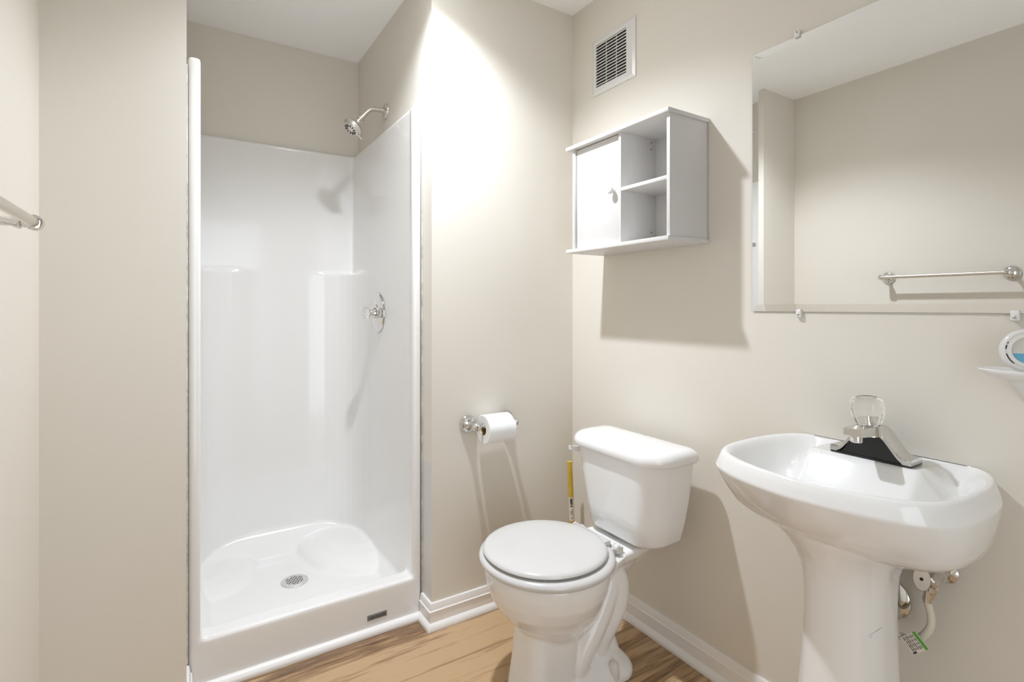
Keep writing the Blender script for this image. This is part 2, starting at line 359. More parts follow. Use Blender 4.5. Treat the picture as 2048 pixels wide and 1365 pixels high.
lv = (Vector((0, 0, -1)) - ax * Vector((0, 0, -1)).dot(ax)).normalized()
bm = bmesh.new(); tube(bm, [o0 + ax * .058 + lv * .036, o0 + ax * .060 + lv * .060], .0032, 10); finish('spray_lever', bm, M['nickel'], sh)

# shower valve
VX, VY, VZ = X1 - .0312, 2.287, 1.150
va = thing('shower_valve', 'round chrome shower valve with a clear knob on the white side panel', 'shower valve', (VX, VY, VZ))
bm = bmesh.new(); lathe(bm, (VX, VY, VZ), (-1, 0, 0), [(.089, 0), (.089, .002), (.086, .006), (.060, .010), (.044, .012), (.042, .015), (.036, .016), (.0, .016)], 56); finish('escutcheon', bm, M['chrome'], va)
bm = bmesh.new(); lathe(bm, (VX - .014, VY, VZ), (-1, 0, 0), [(.024, 0), (.024, .010), (.021, .012), (.014, .013), (.012, .030), (.0, .030)], 32); finish('stem', bm, M['chrome'], va)
bm = bmesh.new()
segs = 48; rings = []
for r, h in ((.012, .022), (.019, .026), (.0235, .034), (.0245, .044), (.021, .052), (.014, .055), (.0, .056)):
    rings.append([Vector((VX - .012 - h, VY + r * (1 + .05 * math.cos(8 * t)) * math.cos(t), VZ + r * (1 + .05 * math.cos(8 * t)) * math.sin(t))) for t in [2 * math.pi * i / segs for i in range(segs)]])
loft(bm, rings); kn = finish('knob', bm, M['glass'], va); kn['label'] = 'clear acrylic knob'

# ------------------------------------------------------------------ paper holder and roll
HZ, HY = .731, Y1 - .070
HX0, HX1 = .925, 1.092
th = thing('toilet_paper_holder', 'chrome two-post toilet paper holder on the beige wall left of the toilet', 'toilet paper holder', ((HX0 + HX1) / 2, Y1, HZ))
for hx, s in ((HX0, 1), (HX1, -1)):
    bm = bmesh.new()
    lathe(bm, (hx, Y1, HZ), (0, -1, 0), [(.034, 0), (.034, .004), (.031, .008), (.0285, .008), (.027, .012), (.022, .013), (.020, .018), (.012, .022), (.009, .030), (.0085, .048), (.011, .054)], 36)
    lathe(bm, (hx, Y1 - .050, HZ), (0, -1, 0), [(.009, 0), (.0145, .008), (.017, .018), (.0155, .029), (.009, .036), (.0, .037)], 28)
    finish('post', bm, M['chrome'], th)
    bm = bmesh.new(); lathe(bm, (hx + s * .012, HY, HZ), (s, 0, 0), [(.0115, 0), (.0115, .004), (.008, .006), (.008, .014)], 20); finish('socket', bm, M['chrome'], th)
bm = bmesh.new(); lathe(bm, (HX0 + .02, HY, HZ), (1, 0, 0), [(.0075, 0), (.0075, HX1 - HX0 - .04)], 20); finish('roller', bm, M['plastic'], th)
tp = thing('toilet_paper_roll', 'white toilet paper roll with brown core on the chrome holder', 'toilet paper', ((HX0 + HX1) / 2, HY, HZ - .055))
rx0, rx1 = HX0 + .029, HX1 - .028
cz = HZ - .0118
bm = bmesh.new(); lathe(bm, (rx0, HY, cz), (1, 0, 0), [(.0215, 0), (.052, 0), (.0535, .0015), (.0535, rx1 - rx0 - .0015), (.052, rx1 - rx0), (.0215, rx1 - rx0), (.0215, 0)], 48, False, False)
ro = finish('paper', bm, M['paper'], tp)
bm = bmesh.new()
# loose end lying on the outside of the roll
pts = [(math.cos(R(a)), math.sin(R(a))) for a in range(150, 245, 5)]
A = [Vector((rx0 + .001, HY + .0542 * c, cz + .0542 * s)) for c, s in pts]; B = [Vector((rx1 + .004, HY + .0546 * c, cz + .0546 * s)) for c, s in pts]
A2 = [Vector((rx0 + .001, HY + .0534 * c, cz + .0534 * s)) for c, s in pts]; B2 = [Vector((rx1 + .004, HY + .0538 * c, cz + .0538 * s)) for c, s in pts]
loft(bm, [A, B, B2, A2, A], False, False, closed=False); finish('loose_sheet', bm, M['paper'], tp)
bm = bmesh.new(); lathe(bm, (rx0 + .0015, HY, cz), (1, 0, 0), [(.0200, 0), (.0215, 0), (.0215, rx1 - rx0 - .003), (.0200, rx1 - rx0 - .003), (.0200, 0)], 36, False, False); co = finish('core', bm, M['card'], tp); co['label'] = 'brown cardboard core'

# ------------------------------------------------------------------ plunger in the corner
pl = thing('plunger', 'yellow wooden plunger handle with a barcode sticker in the corner behind the toilet', 'plunger', (1.355, 1.69, 0))
pa, pb = Vector((1.353, 1.69, .515)), Vector((1.376, 1.692, .10))
pd = (pa - pb).normalized()
bm = bmesh.new(); tube(bm, [pb, pa - pd * .004, pa], [.0105, .0105, .009], 20, 12); finish('handle', bm, M['yellow'], pl)
bm = bmesh.new(); lathe(bm, pa - pd * .002, pd, [(.0092, 0), (.0088, .0035), (.006, .005), (.0, .0053)], 20); finish('handle_tip', bm, M['cream'], pl)
la = pb + pd * ((.355 - .10) / pd.z)
bm = bmesh.new(); lathe(bm, la - pd * .058, pd, [(.0108, 0), (.0108, .098)], 24, False, False); lb = finish('sticker', bm, M['label'], pl)
cdir = Vector((-la.x, -la.y, 0)).normalized(); sdir = pd.cross(cdir).normalized()
bm = bmesh.new()
def patch(bm, c, a, b, wa, wb, out, t=.0004):
    q = [c + a * (wa * i) + b * (wb * j) + out * t for i, j in ((-.5, -.5), (.5, -.5), (.5, .5), (-.5, .5))]
    loft(bm, [q, [v - out * t * 2 for v in q]])
for i in range(9):
    patch(bm, la + cdir * .0107 + pd * (.012 + i * .0028), sdir, pd, .0095, .0016 if i % 3 else .0022, cdir)
patch(bm, la + cdir * .0107 + pd * .004, sdir, pd, .0085, .005, cdir)
for i in range(3): patch(bm, la + cdir * .0107 - pd * .022 + sdir * (.003 - .003 * i), sdir, pd, .0009, .026 - i * .005, cdir)
finish('barcode', bm, M['black'], lb)
bm = bmesh.new(); patch(bm, la + cdir * .0107 - pd * .046, sdir, pd, .005, .005, cdir); finish('red_mark', bm, M['red'], lb)
bm = bmesh.new(); lathe(bm, (1.376, 1.692, 0), (0, 0, 1), [(.052, .001), (.055, .004), (.054, .03), (.044, .06), (.028, .082), (.018, .092), (.0165, .115), (.0, .115)], 32); finish('rubber_cup', bm, M['rubber'], pl)

# ------------------------------------------------------------------ toilet
YC = 1.305
tl = thing('toilet', 'white two-piece toilet with closed round lid standing against the right wall', 'toilet', (1.05, YC, 0))
bm = bmesh.new()
# bowl
loft(bm, [selip(xc, YC, a, b, z, n, 56) for z, xc, a, b, n in (
    (.150, 1.01, .075, .060, 2.2), (.185, .995, .110, .085, 2.2), (.215, .985, .130, .112, 2.1), (.250, .972, .152, .142, 2.05), (.290, .962, .172, .168, 2), (.330, .957, .186, .186, 2), (.365, .955, .193, .195, 2), (.395, .955, .195, .197, 2), (.403, .955, .190, .192, 2))])
# front column
loft(bm, [rrect(x0, x1, YC - hw, YC + hw, z, .045, .03) for z, x0, x1, hw in ((0, .842, 1.02, .086), (.02, .844, 1.02, .085), (.10, .856, 1.02, .080), (.18, .862, 1.03, .077), (.27, .866, 1.05, .075))])
# rear core
loft(bm, [rrect(.98, x1, YC - hw, YC + hw, z, .01, .04) for z, x1, hw in ((0, 1.235, .075), (.10, 1.215, .050), (.20, 1.20, .045), (.30, 1.21, .05), (.37, 1.25, .07))])
# foot
loft(bm, [rrect(x0, x1, YC - hw, YC + hw, z, .03, .07) for z, x0, x1, hw in ((0, .93, 1.250, .112), (.018, .93, 1.250, .112), (.030, .93, 1.245, .106), (.055, .93, 1.225, .085), (.085, .93, 1.21, .05))])
# trapway
for s in (-1, 1):
    tube(bm, [(1.015, YC + s * .046, .035), (1.035, YC + s * .048, .085), (1.075, YC + s * .051, .150), (1.115, YC + s * .054, .210), (1.145, YC + s * .055, .265), (1.170, YC + s * .054, .318), (1.188, YC + s * .054, .290), (1.186, YC + s * .053, .235), (1.166, YC + s * .048, .175), (1.140, YC + s * .040, .12), (1.12, YC + s * .034, .06)], [.036, .042, .044, .042, .040, .040, .044, .044, .040, .034, .03], 20, 48)
# deck for the tank
loft(bm, [[Vector((x, YC + s * hw, z)) for x, hw, s in ((1.06, a0, -1), (1.12, a1, -1), (1.18, a2, -1), (1.25, a3, -1), (1.335, a3 - .020, -1), (1.335, a3 - .020, 1), (1.25, a3, 1), (1.18, a2, 1), (1.12, a1, 1), (1.06, a0, 1))] for z, a0, a1, a2, a3 in ((.30, .08, .07, .05, .04), (.345, .13, .108, .082, .074), (.375, .148, .130, .108, .102), (.398, .150, .134, .114, .109))])
box(bm, 1.168, 1.246, YC - .104, YC + .104, .385, .404)
box(bm, 1.262, 1.33, YC - .05, YC + .05, .36, .411)
bw = finish('bowl', bm, M['ceramic'], tl); remesh(bw, .0046, 5)
# seat
def disc(bm, xc, a, b, zlev):
    loft(bm, [selip(xc, YC, a - i, b - i, z, 2.05, 72) for i, z in zlev])
bm = bmesh.new(); disc(bm, .953, .205, .212, ((.012, .4045), (.004, .406), (.0, .411), (.0, .418), (.004, .4245), (.013, .4285), (.05, .430), (.15, .430)))
box(bm, 1.10, 1.150, YC - .10, YC + .10, .408, .424, .005)
finish('seat', bm, M['seat'], tl)
bm = bmesh.new(); disc(bm, .947, .189, .191, ((.010, .4335), (.003, .4345), (.0, .438), (.0015, .4425), (.006, .4465), (.016, .4492), (.05, .4515), (.10, .4528), (.16, .4535)))
box(bm, 1.09, 1.142, YC - .085, YC + .085, .431, .445, .005)
finish('lid', bm, M['seat'], tl)
for s in (-1, 1):
    bm = bmesh.new()
    lathe(bm, (1.152, YC + s * .092 - .017, .424), (0, 1, 0), [(.008, 0), (.0105, .002), (.0105, .014), (.008, .016), (.008, .018), (.0105, .020), (.0105, .032), (.008, .034)], 18)
    box(bm, 1.150, 1.178, YC + s * .092 - .011, YC + s * .092 + .011, .403, .424, .004)
    finish('hinge', bm, M['plastic'], tl)
# tank
bm = bmesh.new()
TK = ((.412, 1.240, 1.350, .122, .05), (.420, 1.222, 1.362, .144, .06), (.435, 1.212, 1.368, .160, .07), (.50, 1.206, 1.371, .174, .075), (.56, 1.200, 1.373, .185, .08), (.62, 1.195, 1.374, .194, .08), (.685, 1.190, 1.375, .201, .08), (.697, 1.190, 1.375, .202, .08))
def tank_ring(z, x0, x1, hw, r, bow=.012):
    r = min(r, (x1 - x0) * .55); YC = 1.279; P = rrect(x0, x1, YC - hw, YC + hw, z, r, min(.03, (x1 - x0) * .3), 10)
    for p in P:
        if p.x < x0 + r: p.x -= bow * (1 - ((p.y - YC) / hw) ** 2)
    return P
loft(bm, [tank_ring(*q) for q in TK]); finish('tank', bm, M['ceramic'], tl, angle=50)
bm = bmesh.new()
loft(bm, [tank_ring(z, 1.176 + i, 1.380 - i, .217 - i, .085 - i * .5, .014) for z, i in ((.690, .008), (.692, .003), (.700, 0), (.712, 0), (.722, .004), (.7295, .011), (.734, .022), (.7365, .040), (.7375, .065))])
finish('tank_lid', bm, M['ceramic'], tl, angle=50)
bm = bmesh.new()
lathe(bm, (1.250, YC + .160, .655), (0, 1, 0), [(.013, 0), (.013, .022), (.009, .026)], 18)
loft(bm, [rrect(x - .002, x + .002, YC + y0, YC + y0 + .010, 0, .001, seg=2) and [Vector((x, YC + y0, z0)), Vector((x, YC + y0 + .012, z0)), Vector((x, YC + y0 + .012, z1)), Vector((x, YC + y0, z1))] for x, y0, z0, z1 in ((1.268, .176, .645, .667), (1.245, .178, .645, .666), (1.218, .184, .650, .668), (1.200, .189, .657, .672))])
finish('flush_lever', bm, M['plastic'], tl)
for s in (-1, 1):
    bm = bmesh.new(); lathe(bm, (1.143, YC + s * .097, .020), (0, 0, 1), [(.0165, 0), (.0165, .020), (.0150, .038), (.012, .047), (.006, .0505), (.0, .051)], 24); finish('bolt_cap', bm, M['plastic'], tl)
bm = bmesh.new()
tube(bm, [(1.235, YC + .022, .4085), (1.229, YC + .014, .4087), (1.235, YC + .010, .4087), (1.229, YC + .004, .4087), (1.234, YC - .004, .4087), (1.231, YC - .018, .4087)], .0009, 6, 30); finish('maker_mark', bm, M['grey'], tl)

# ------------------------------------------------------------------ pedestal sink
SY = .590; ZR = .833
sk = thing('pedestal_sink', 'white ceramic pedestal sink with oval basin fixed to the right wall', 'sink', (XR - .15, SY, 0))
half = [(0.0, 0), (0.0, .09), (0.0, .165), (.018, .200), (.06, .221), (.11, .2325), (.166, .2360), (.225, .2350), (.275, .2285), (.315, .2130), (.345, .1880), (.368, .1520), (.385, .1080), (.397, .0560), (.402, 0)]
OUT = catmull([Vector((d, y, 0)) for d, y in half] + [Vector((d, -y, 0)) for d, y in half[-2:0:-1]], 168, True)
for p in OUT: p.x = max(p.x, 0.0)
def sring(dw, dd, z, back=0.0):
    """outline grown by dw sideways and dd forwards"""
    return [Vector((XR - .001 - max(back, p.x * (1 + dd / .402) + back * (1 - p.x / .402)), SY + p.y * (1 + dw / .236), z)) for p in OUT]
bm = bmesh.new()
under = [(-.150, -.200, .656), (-.110, -.175, .658), (-.065, -.140, .664), (-.032, -.108, .675), (-.013, -.076, .694), (-.003, -.046, .716), (.006, -.020, .748), (.012, -.001, .775), (.0145, .0095, .7905), (.0152, .0128, .7955), (.0150, .0134, .7985), (.0135, .0125, .803), (.008, .0075, .817), (.0035, .0035, .8285), (.0005, .0005, .8322), (-.0035, -.0035, .8335), (-.008, -.008, .8325)]
rings = [sring(*q) for q in under]
# top surface: dished basin with a raised faucet deck at the back
def fall(r):
    pts = [(0, -.118), (.25, -.116), (.45, -.108), (.62, -.092), (.76, -.068), (.86, -.040), (.92, -.022), (.96, -.009), (.985, -.003), (1, -.001)]
    for (a, u), (b, v) in zip(pts, pts[1:]):
        if r <= b:
            t = (r - a) / (b - a); return u + (v - u) * t
    return 0
edge = sring(-.010, -.010, .832); cx, cy = XR - .215, SY
def smax(a, b, k=.006):
    h = max(k - abs(a - b), 0) / k; return max(a, b) + h * h * k * .25
def top_z(x, y, r):
    d = XR - x; yy = abs(y - SY + .005)
    deck = ZR - .003 - max(0, d - .122) * 1.15 - max(0, yy - .112) * (.9 if d < .1 else 1.3)
    return smax(ZR + fall(r), deck)
for k in range(1, 34):
    r = 1 - k / 34
    ring = [Vector((cx + (e.x - cx) * r, cy + (e.y - cy) * r, 0)) for e in edge]
    for p in ring: p.z = top_z(p.x, p.y, r)
    rings.append(ring)
loft(bm, rings); finish('basin', bm, M['ceramic'], sk, angle=60)
bm = bmesh.new()
PS = ((.0, .122, .335, .08), (.03, .122, .335, .08), (.05, .116, .328, .085), (.12, .108, .315, .09), (.20, .098, .300, .095), (.30, .088, .286, .10), (.40, .081, .277, .10), (.50, .078, .272, .10), (.56, .079, .272, .10), (.60, .084, .276, .10), (.635, .097, .288, .10), (.665, .118, .305, .10), (.685, .135, .32, .10), (.708, .145, .328, .10))
rings = []
for z, hw, df, db in PS:
    rings.append([])
    for i in range(64):
        t = 2 * math.pi * i / 64; c, s = math.cos(t), math.sin(t)
        dm = (df + db) / 2; a = (df - db) / 2; n = 2.3 if c > 0 else 5
        rings[-1].append(Vector((XR - (dm + a * math.copysign(abs(c) ** (2 / n), c)), SY - .005 + hw * math.copysign(abs(s) ** (2 / n), s), z)))
loft(bm, rings); finish('pedestal', bm, M['ceramic'], sk, angle=60)

# pencil scuffs on the pedestal
from mathutils.bvhtree import BVHTree
ped = bpy.data.objects['pedestal']; tree = BVHTree.FromPolygons([v.co for v in ped.data.vertices], [tuple(p.vertices) for p in ped.data.polygons])
for a, b in (((.518, .498), (.506, .512)), ((.5165, .494), (.5150, .4955))):
    pts = []
    for i in range(7):
        t = i / 6; hit = tree.ray_cast(Vector((.9, a[0] + (b[0] - a[0]) * t, a[1] + (b[1] - a[1]) * t)), Vector((1, 0, 0)))[0]
        if hit: pts.append(hit)
    if len(pts) > 2:
        bm = bmesh.new(); tube(bm, pts, .0007, 6); finish('scuff_mark', bm, M['grey'], sk)['label'] = 'small dark scuff'
# faucet
FZ = ZR - .0025; FX0, FX1 = XR - .115, XR - .056; FY = .572; FH = .0825
fa = thing('faucet', 'chrome single-knob faucet with clear round handle on the white sink', 'faucet', ((FX0 + FX1) / 2, FY, FZ))
bm = bmesh.new(); box(bm, FX0, FX1, FY - FH, FY + FH, FZ, FZ + .004, .0015); bp_ = finish('base_plate', bm, M['black'], fa); bp_['label'] = 'black base plate'
def arch(y):
    a = abs(y)
    t = min(max((a - .014) / .054, 0), 1); s = t * t * (3 - 2 * t)
    return .070 * (1 - s) + .0125 * s
bm = bmesh.new(); rings = []
for i in range(61):
    y = -FH + i * 2 * FH / 60; zt = FZ + .004 + arch(y); a = abs(y)
    th_ = .010 + .010 * max(0, 1 - a / .05)
    x0, x1 = FX0 + .0005, FX1 - .0005
    nar = .008 * max(0, 1 - a / .05)
    zl = zt - (th_ if a < .066 else zt - FZ - .004)
    rings.append([Vector((x0, FY + y, zl)), Vector((x0, FY + y, zt - .003)), Vector((x0 + .004, FY + y, zt)), Vector((x1 - nar - .004, FY + y, zt)), Vector((x1 - nar, FY + y, zt - .003)), Vector((x1 - nar, FY + y, zl))])
loft(bm, rings); finish('body', bm, M['chrome'], fa, angle=25)
bm = bmesh.new(); rings = []
for i in range(41):
    y = -.066 + i * .132 / 40; zt = FZ + .004 + max(arch(y) - .014, .001)
    rings.append([Vector((FX0 + .004, FY + y, FZ + .0035)), Vector((FX0 + .004, FY + y, zt)), Vector((FX1 - .003, FY + y, zt)), Vector((FX1 - .003, FY + y, FZ + .0035))])
loft(bm, rings); finish('shroud', bm, M['black'], fa, angle=25)['label'] = 'black lower shroud'
bm = bmesh.new(); rings = []
for x, hw, zt, zb in ((FX1 - .012, .020, .0755, .056), (FX0 + .02, .021, .0765, .056), (FX0, .021, .078, .057), (FX0 - .030, .0205, .0785, .059), (FX0 - .060, .0195, .0790, .061), (FX0 - .072, .0185, .0785, .0625)):
    rings.append([Vector((x, FY + hw * a, FZ + zb + (zt - zb) * b)) for a, b in ((-1, 0), (-1, .8), (-.9, 1), (.9, 1), (1, .8), (1, 0))])
loft(bm, rings); finish('spout', bm, M['chrome'], fa, angle=25)
bm = bmesh.new(); lathe(bm, (FX0 - .054, FY, FZ + .062), (0, 0, -1), [(.0125, 0), (.0125, .014), (.011, .0155), (.008, .0155), (.0, .012)], 24); finish('aerator', bm, M['chrome'], fa)
kax = Vector((-.06, .05, 1)).normalized(); kc = Vector((FX0 + .006, FY + .001, FZ + .072))
bm = bmesh.new(); lathe(bm, kc, kax, [(.030, -.016), (.0285, .001), (.0255, .007), (.015, .009), (.010, .010), (.010, .030), (.0, .030)], 32); finish('collar', bm, M['chrome'], fa)
x_, y_, z_ = frame(kax); rings = []
for r, h in ((.023, .0085), (.0265, .012), (.0300, .022), (.0335, .034), (.0350, .046), (.0335, .057), (.029, .065), (.0215, .069), (.0195, .0675), (.0, .0665)):
    rings.append([kc + z_ * h + (x_ * math.cos(t) + y_ * math.sin(t)) * r * (1 + (.085 * (abs(math.cos(4 * t)) - .5) if .011 < h < .066 else 0)) for t in [2 * math.pi * i / 64 for i in range(64)]])
bm = bmesh.new(); loft(bm, rings); finish('handle', bm, M['glass'], fa)['label'] = 'clear acrylic handle'
bm = bmesh.new(); lathe(bm, kc + kax * .0672, kax, [(.0165, 0), (.0165, .001), (.012, .0018), (.0, .002)], 28); finish('handle_cap', bm, M['chrome'], fa)

# plumbing below the sink
sv = thing('supply_line', 'chrome shutoff valve with cream supply hose and paper tag under the sink', 'supply line', (XR, .470, .597))
bm = bmesh.new()
lathe(bm, (XR, .466, .590), (-1, 0, 0), [(.024, 0), (.024, .004), (.017, .008), (.0125, .010), (.0125, .022)], 28)
lathe(bm, (XR - .020, .466, .590), (-1, 0, 0), [(.0165, 0), (.0165, .020), (.013, .024), (.013, .052), (.010, .056), (.010, .066), (.007, .068)], 6)
lathe(bm, (XR - .052, .466, .590), (0, .22, -1), [(.010, 0), (.010, .020), (.0125, .022), (.0125, .034), (.009, .038), (.009, .050)], 20)
vb = finish('stop_valve', bm, M['chrome'], sv, angle=30)
bm = bmesh.new(); rings = []
vx, vy, vz = frame((-1, -.25, .12))
hc = Vector((XR - .092, .478, .594)); up_ = Vector((0, 0, 1)); up_ = (up_ - vz * up_.dot(vz)).normalized(); sd_ = vz.cross(up_)
for k_, h in ((.9, -.006), (1, -.003), (1, .003), (.92, .0055), (.0, .0065)):
    rings.append([hc + vz * h + (up_ * .0255 * math.cos(t) + sd_ * .0155 * math.sin(t)) * max(k_, .01) for t in [2 * math.pi * i / 32 for i in range(32)]])
loft(bm, rings); lathe(bm, hc - vz * .03, vz, [(.005, 0), (.005, .026)], 14); vh = finish('valve_handle', bm, M['chrome'], vb)
bm = bmesh.new(); lathe(bm, hc + vz * .0055, vz, [(.0035, 0), (.0035, .0014), (.0, .0016)], 14); finish('handle_screw', bm, M['dark'], vb)
bm = bmesh.new()
tube(bm, [(XR - .054, .478, .556), (XR - .055, .481, .535), (XR - .056, .474, .505), (XR - .058, .476, .475), (XR - .060, .494, .447), (XR - .062, .517, .434), (XR - .070, .536, .440), (XR - .084, .546, .470), (XR - .086, .546, .53), (XR - .086, .546, .58), (XR - .086, .546, .625)], .0078, 14, 60); finish('hose', bm, M['hose'], sv)
bm = bmesh.new(); lathe(bm, (XR - .054, .4785, .560), (0, .1, -1), [(.0095, 0), (.0095, .028), (.0085, .031)], 18); finish('ferrule', bm, M['chrome'], sv)
P_ = [Vector((XR - .076, y, z)) for y, z in ((.5227, .4355), (.4934, .4654), (.4752, .4413), (.5009, .4117))]
tc_ = sum(P_, Vector()) / 4; ta = (P_[0] - P_[1]).normalized(); tb = (P_[3] - P_[0]); tb = (tb - ta * tb.dot(ta)).normalized(); tn = Vector((-1, 0, 0))
bm = bmesh.new(); patch(bm, tc_, ta, tb, .042, .036, tn, .0006); tg = finish('tag', bm, M['label'], sv, smooth=False)
bm = bmesh.new(); patch(bm, tc_ - ta * .0165, ta, tb, .007, .036, tn, .0010); finish('green_stripe', bm, M['green'], tg, smooth=False)
bm = bmesh.new()
random.seed(3)
for i in range(6):
    for j in range(4):
        patch(bm, tc_ - ta * (.0095 - i * .0045) + tb * (-.0125 + j * .0075), ta, tb, .0016, random.uniform(.003, .008), tn, .0009)
patch(bm, tc_ + ta * .0125 + tb * .0155, ta, tb, .009, .0032, tn, .0009)
finish('tag_print', bm, M['black'], tg, smooth=False)
dp = thing('drain_pipe', 'chrome drain pipe and wall flange half hidden behind the sink pedestal', 'pipe', (XR, .585, .480))
bm = bmesh.new(); lathe(bm, (XR, .580, .482), (-1, 0, 0), [(.050, 0), (.049, .004), (.040, .010), (.026, .014), (.020, .015)], 36); finish('wall_flange', bm, M['chrome'], dp)
bm = bmesh.new(); tube(bm, [(XR - .004, .580, .482), (XR - .03, .580, .482), (XR - .045, .582, .478), (XR - .056, .584, .468), (XR - .066, .588, .470), (XR - .072, .592, .49), (XR - .074, .592, .53), (XR - .074, .592, .630)], .0165, 20, 40)
lathe(bm, (XR - .026, .580, .481), (-1, 0, -.15), [(.020, 0), (.0235, .002), (.0235, .014), (.020, .016)], 8); finish('trap', bm, M['chrome'], dp, angle=35)

# ------------------------------------------------------------------ wall cabinet
CX0 = 1.242; ca = thing('wall_cabinet', 'white open-shelf wall cabinet with one door above the toilet', 'cabinet', (XR - .1, 1.327, 1.382))
bm = bmesh.new(); box(bm, CX0, XR - .001, 1.080, 1.577, 1.770, 1.783, .0012); finish('top_panel', bm, M['laminate'], ca)
bm = bmesh.new(); box(bm, CX0, XR - .001, 1.080, 1.577, 1.381, 1.394, .0012); bt = finish('bottom_panel', bm, M['laminate'], ca)
for y0 in (1.086, 1.5405):
    bm = bmesh.new(); box(bm, 1.256, XR - .004, y0, y0 + .0125, 1.394, 1.770, .0008); finish('side_panel', bm, M['laminate'], ca)
bm = bmesh.new(); box(bm, 1.2575, XR - .010, 1.297, 1.3085, 1.394, 1.770, .0008); dv = finish('divider', bm, M['laminate'], ca)
bm = bmesh.new(); box(bm, 1.2585, XR - .010, 1.0985, 1.297, 1.570, 1.582, .0008); finish('shelf', bm, M['laminate'], ca)
bm = bmesh.new(); box(bm, XR - .010, XR - .006, 1.0985, 1.5405, 1.394, 1.770); finish('back_panel', bm, M['laminate'], ca)
for z in (1.757, 1.733, 1.440):
    bm = bmesh.new(); lathe(bm, (1.404, 1.2972, z), (0, -1, 0), [(.0026, 0), (.0026, .0006), (.0, .0007)], 14); finish('peg_hole', bm, M['dark'], ca)
bm = bmesh.new(); box(bm, 1.2645, 1.2765, 1.3100, 1.5375, 1.3965, 1.7665, .0008); do = finish('door', bm, M['laminate'], ca)
bm = bmesh.new(); lathe(bm, (1.2645, 1.337, 1.578), (-1, 0, 0), [(.0065, 0), (.006, .006), (.0075, .010), (.0115, .014), (.0128, .019), (.0115, .0235), (.007, .026), (.0, .0265)], 24); finish('knob', bm, M['plastic'], do)
for x in (1.30, 1.385):
    bm = bmesh.new(); lathe(bm, (x, 1.547, 1.381), (0, 0, -1), [(.004, 0), (.004, .0008), (.0, .0012)], 14); finish('screw', bm, M['grey'], bt)

# ------------------------------------------------------------------ vent grille
ve = thing('vent_grille', 'white square wall vent grille with dark slots near the ceiling', 'vent', (XR, 1.52, 2.15))
vy0, vy1, vz0, vz1 = 1.402, 1.641, 2.040, 2.266
sy0, sy1, sz0, sz1 = 1.445, 1.616, 2.068, 2.240
bm = bmesh.new()
def ringquad(x, g): return [Vector((x, vy0 + g, vz0 + g)), Vector((x, vy1 - g, vz0 + g)), Vector((x, vy1 - g, vz1 - g)), Vector((x, vy0 + g, vz1 - g))]
inn = lambda x: [Vector((x, sy0, sz0)), Vector((x, sy1, sz0)), Vector((x, sy1, sz1)), Vector((x, sy0, sz1))]
loft(bm, [ringquad(XR - .0005, 0), ringquad(XR - .004, 0), ringquad(XR - .0085, .012), inn(XR - .0085), inn(XR - .0005)], False, False)
finish('frame', bm, M['plastic'], ve, angle=20)
bm = bmesh.new(); box(bm, XR - .0022, XR - .0006, sy0 - .004, sy1 + .004, sz0 - .004, sz1 + .004); finish('backing', bm, M['dark'], ve)
pitch = (sz1 - sz0) / 14
for i in range(14):
    bm = bmesh.new(); zc = sz0 + (i + .62) * pitch
    loft(bm, [[Vector((XR - .0084, y, zc - .0024)), Vector((XR - .0084, y, zc + .0014)), Vector((XR - .0050, y, zc + .0014)), Vector((XR - .0050, y, zc - .0016))] for y in (sy0 - .001, sy1 + .001)])
    finish('slat', bm, M['plastic'], ve, smooth=False)
for y in (sy0 + (sy1 - sy0) / 3, sy0 + 2 * (sy1 - sy0) / 3):
    bm = bmesh.new(); box(bm, XR - .0052, XR - .0020, y - .0012, y + .0012, sz0, sz1); finish('rib', bm, M['plastic'], ve, smooth=False)

# ------------------------------------------------------------------ mirror
my1, my0, mz0, mz1 = .929, .016, 1.1645, 1.9225
mi = thing('wall_mirror', 'large frameless mirror held by clear clips above the white pedestal sink', 'mirror', (XR, (my0 + my1) / 2, mz0))
bm = bmesh.new()
q = lambda x, g: [Vector((x, my0 + g, mz0 + g)), Vector((x, my1 - g, mz0 + g)), Vector((x, my1 - g, mz1 - g)), Vector((x, my0 + g, mz1 - g))]
loft(bm, [q(XR - .0008, 0), q(XR - .0040, 0), q(XR - .0054, .020)])
gl = finish('glass', bm, [M['mirror'], M['black']], mi, smooth=False)
for p in gl.data.polygons:
    if abs(p.normal.x) < .5: p.material_index = 1
for y, z, s in ((.794, mz1, 1), (.250, mz1, 1), (.790, mz0, -1), (.350, mz0, -1)):
    bm = bmesh.new(); box(bm, XR - .0105, XR - .0005, y - .0075, y + .0075, min(z - s * .006, z + s * .016), max(z - s * .006, z + s * .016), .003, 3)
    cp = finish('clip', bm, M['clip'], mi); cp['label'] = 'clear plastic mirror clip'
    bm = bmesh.new(); lathe(bm, (XR - .0100, y, z + s * .008), (-1, 0, 0), [(.0034, 0), (.0034, .001), (.002, .0022), (.0, .0024)], 16); finish('screw', bm, M['grey'], cp)

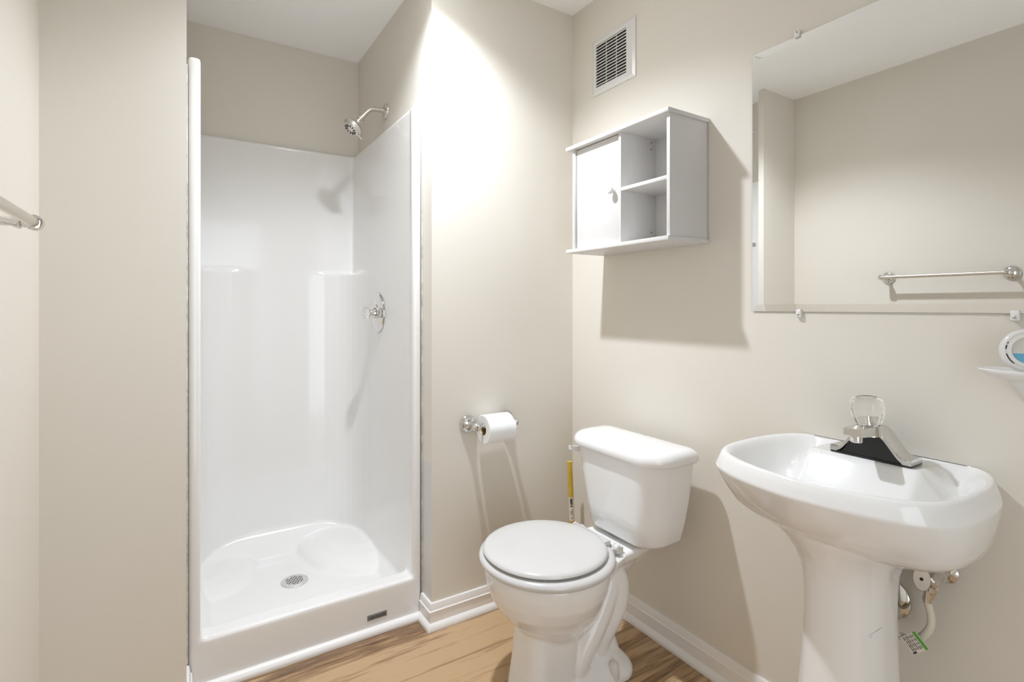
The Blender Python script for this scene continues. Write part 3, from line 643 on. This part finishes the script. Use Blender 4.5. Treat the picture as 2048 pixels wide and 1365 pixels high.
# ------------------------------------------------------------------ towel bar on the left wall
BX, BZ = XL + .080, 1.331
tb_ = thing('towel_bar', 'satin metal towel bar with round flanges on the beige left wall', 'towel bar', (XL, 1.03, BZ))
TY0, TY1 = .785, 1.272
for y in (TY0, TY1):
    bm = bmesh.new()
    lathe(bm, (XL, y, BZ), (1, 0, 0), [(.032, 0), (.032, .004), (.029, .008), (.0265, .008), (.025, .012), (.020, .014), (.018, .019), (.011, .024), (.0085, .034), (.0085, .050), (.0125, .056), (.0125, .061), (.0095, .064), (.0095, .068)], 36)
    s = 1 if y == TY1 else -1
    lathe(bm, (BX, y - s * .012, BZ), (0, s, 0), [(.0095, 0), (.0135, .002), (.0145, .009), (.0145, .017), (.0125, .0235), (.007, .0275), (.0, .0285)], 28)
    finish('post', bm, M['chrome'], tb_)
bm = bmesh.new(); lathe(bm, (BX, TY0, BZ), (0, 1, 0), [(.0092, 0), (.0092, TY1 - TY0)], 24); finish('bar', bm, M['nickel'], tb_)

# ------------------------------------------------------------------ soap dish and air freshener
SX, SDY, SDZ = XR - .052, .318, 1.046
so = thing('soap_dish', 'white ceramic leaf-shaped soap dish on the right wall beside the mirror', 'soap dish', (XR, SDY, SDZ))
bm = bmesh.new()
loft(bm, [selip(SX, SDY, a, b, z, 2.0, 48) for a, b, z in ((.020, .036, SDZ - .012), (.034, .060, SDZ - .008), (.044, .074, SDZ), (.047, .0785, SDZ + .006), (.0465, .078, SDZ + .0085), (.043, .073, SDZ + .0075), (.034, .058, SDZ + .001), (.01, .02, SDZ - .001))])
finish('dish', bm, M['ceramic'], so)
bm = bmesh.new()
loft(bm, [[Vector((XR - .001, SDY + hw, z)), Vector((XR - .001 - dp_ * .7, SDY + hw * .9, z)), Vector((XR - .001 - dp_, SDY + hw * .4, z)), Vector((XR - .001 - dp_, SDY - hw * .4, z)), Vector((XR - .001 - dp_ * .7, SDY - hw * .9, z)), Vector((XR - .001, SDY - hw, z))] for z, hw, dp_ in ((SDZ - .004, .042, .060), (SDZ - .018, .040, .048), (SDZ - .036, .032, .030), (SDZ - .054, .021, .016), (SDZ - .066, .010, .007))])
finish('bracket', bm, M['ceramic'], so, angle=50)
af = thing('air_freshener', 'round white air freshener with blue gel window on the soap dish', 'air freshener', (SX, .320, SDZ + .004))
fo = Vector((SX, .319, SDZ + .046)); fd = Vector((-.86, -.32, .10)).normalized()
bm = bmesh.new(); lathe(bm, fo - fd * .016, fd, [(.034, 0), (.0415, .004), (.0435, .011), (.0435, .022), (.0415, .028), (.0385, .0305), (.0355, .0305), (.0350, .0296), (.0335, .0296), (.0330, .0308), (.0265, .0312), (.0255, .0290), (.0, .0285)], 56); sh_ = finish('shell', bm, M['plastic'], af)
bm = bmesh.new(); fu = (Vector((0, 0, 1)) - fd * fd.z).normalized(); fs = fd.cross(fu)
arcq = [R(a) for a in range(150, 236, 5)]
# dark gaps in the seam of the shell, on the side towards the sink
left = fs if fs.y > 0 else -fs
def seam(a0, a1):
    ps = [R(a0 + (a1 - a0) * i / 10) for i in range(11)]
    o_ = [fo + fd * .0142 + (left * math.cos(t) + fu * math.sin(t)) * .0352 for t in ps]; i_ = [fo + fd * .0142 + (left * math.cos(t) + fu * math.sin(t)) * .0336 for t in ps]
    loft(bm, [o_, i_, [p + fd * .0006 for p in i_], [p + fd * .0006 for p in o_], o_], False, False, closed=False)
for a0, a1 in ((22, 26), (4, 16), (-48, -12), (-90, -80)): seam(a0, a1)
finish('seam_gap', bm, M['dark'], sh_)
def segm(bm, lo):
    r = .0254; pts = []
    for i in range(49):
        t = 2 * math.pi * i / 48; p = (r * math.cos(t), r * math.sin(t))
        pts.append((p[0], (min(p[1], -.006) if lo else max(p[1], -.006))))
    ring = [fo + left * a + fu * b for a, b in pts[:-1]]
    loft(bm, [[p + fd * .0120 for p in ring], [p + fd * .0136 for p in ring]])
bm = bmesh.new(); segm(bm, True); finish('gel', bm, M['bluegel'], af, smooth=False)['label'] = 'blue gel'
bm = bmesh.new(); segm(bm, False); finish('window', bm, M['gelwindow'], af, smooth=False)['label'] = 'grey translucent window'
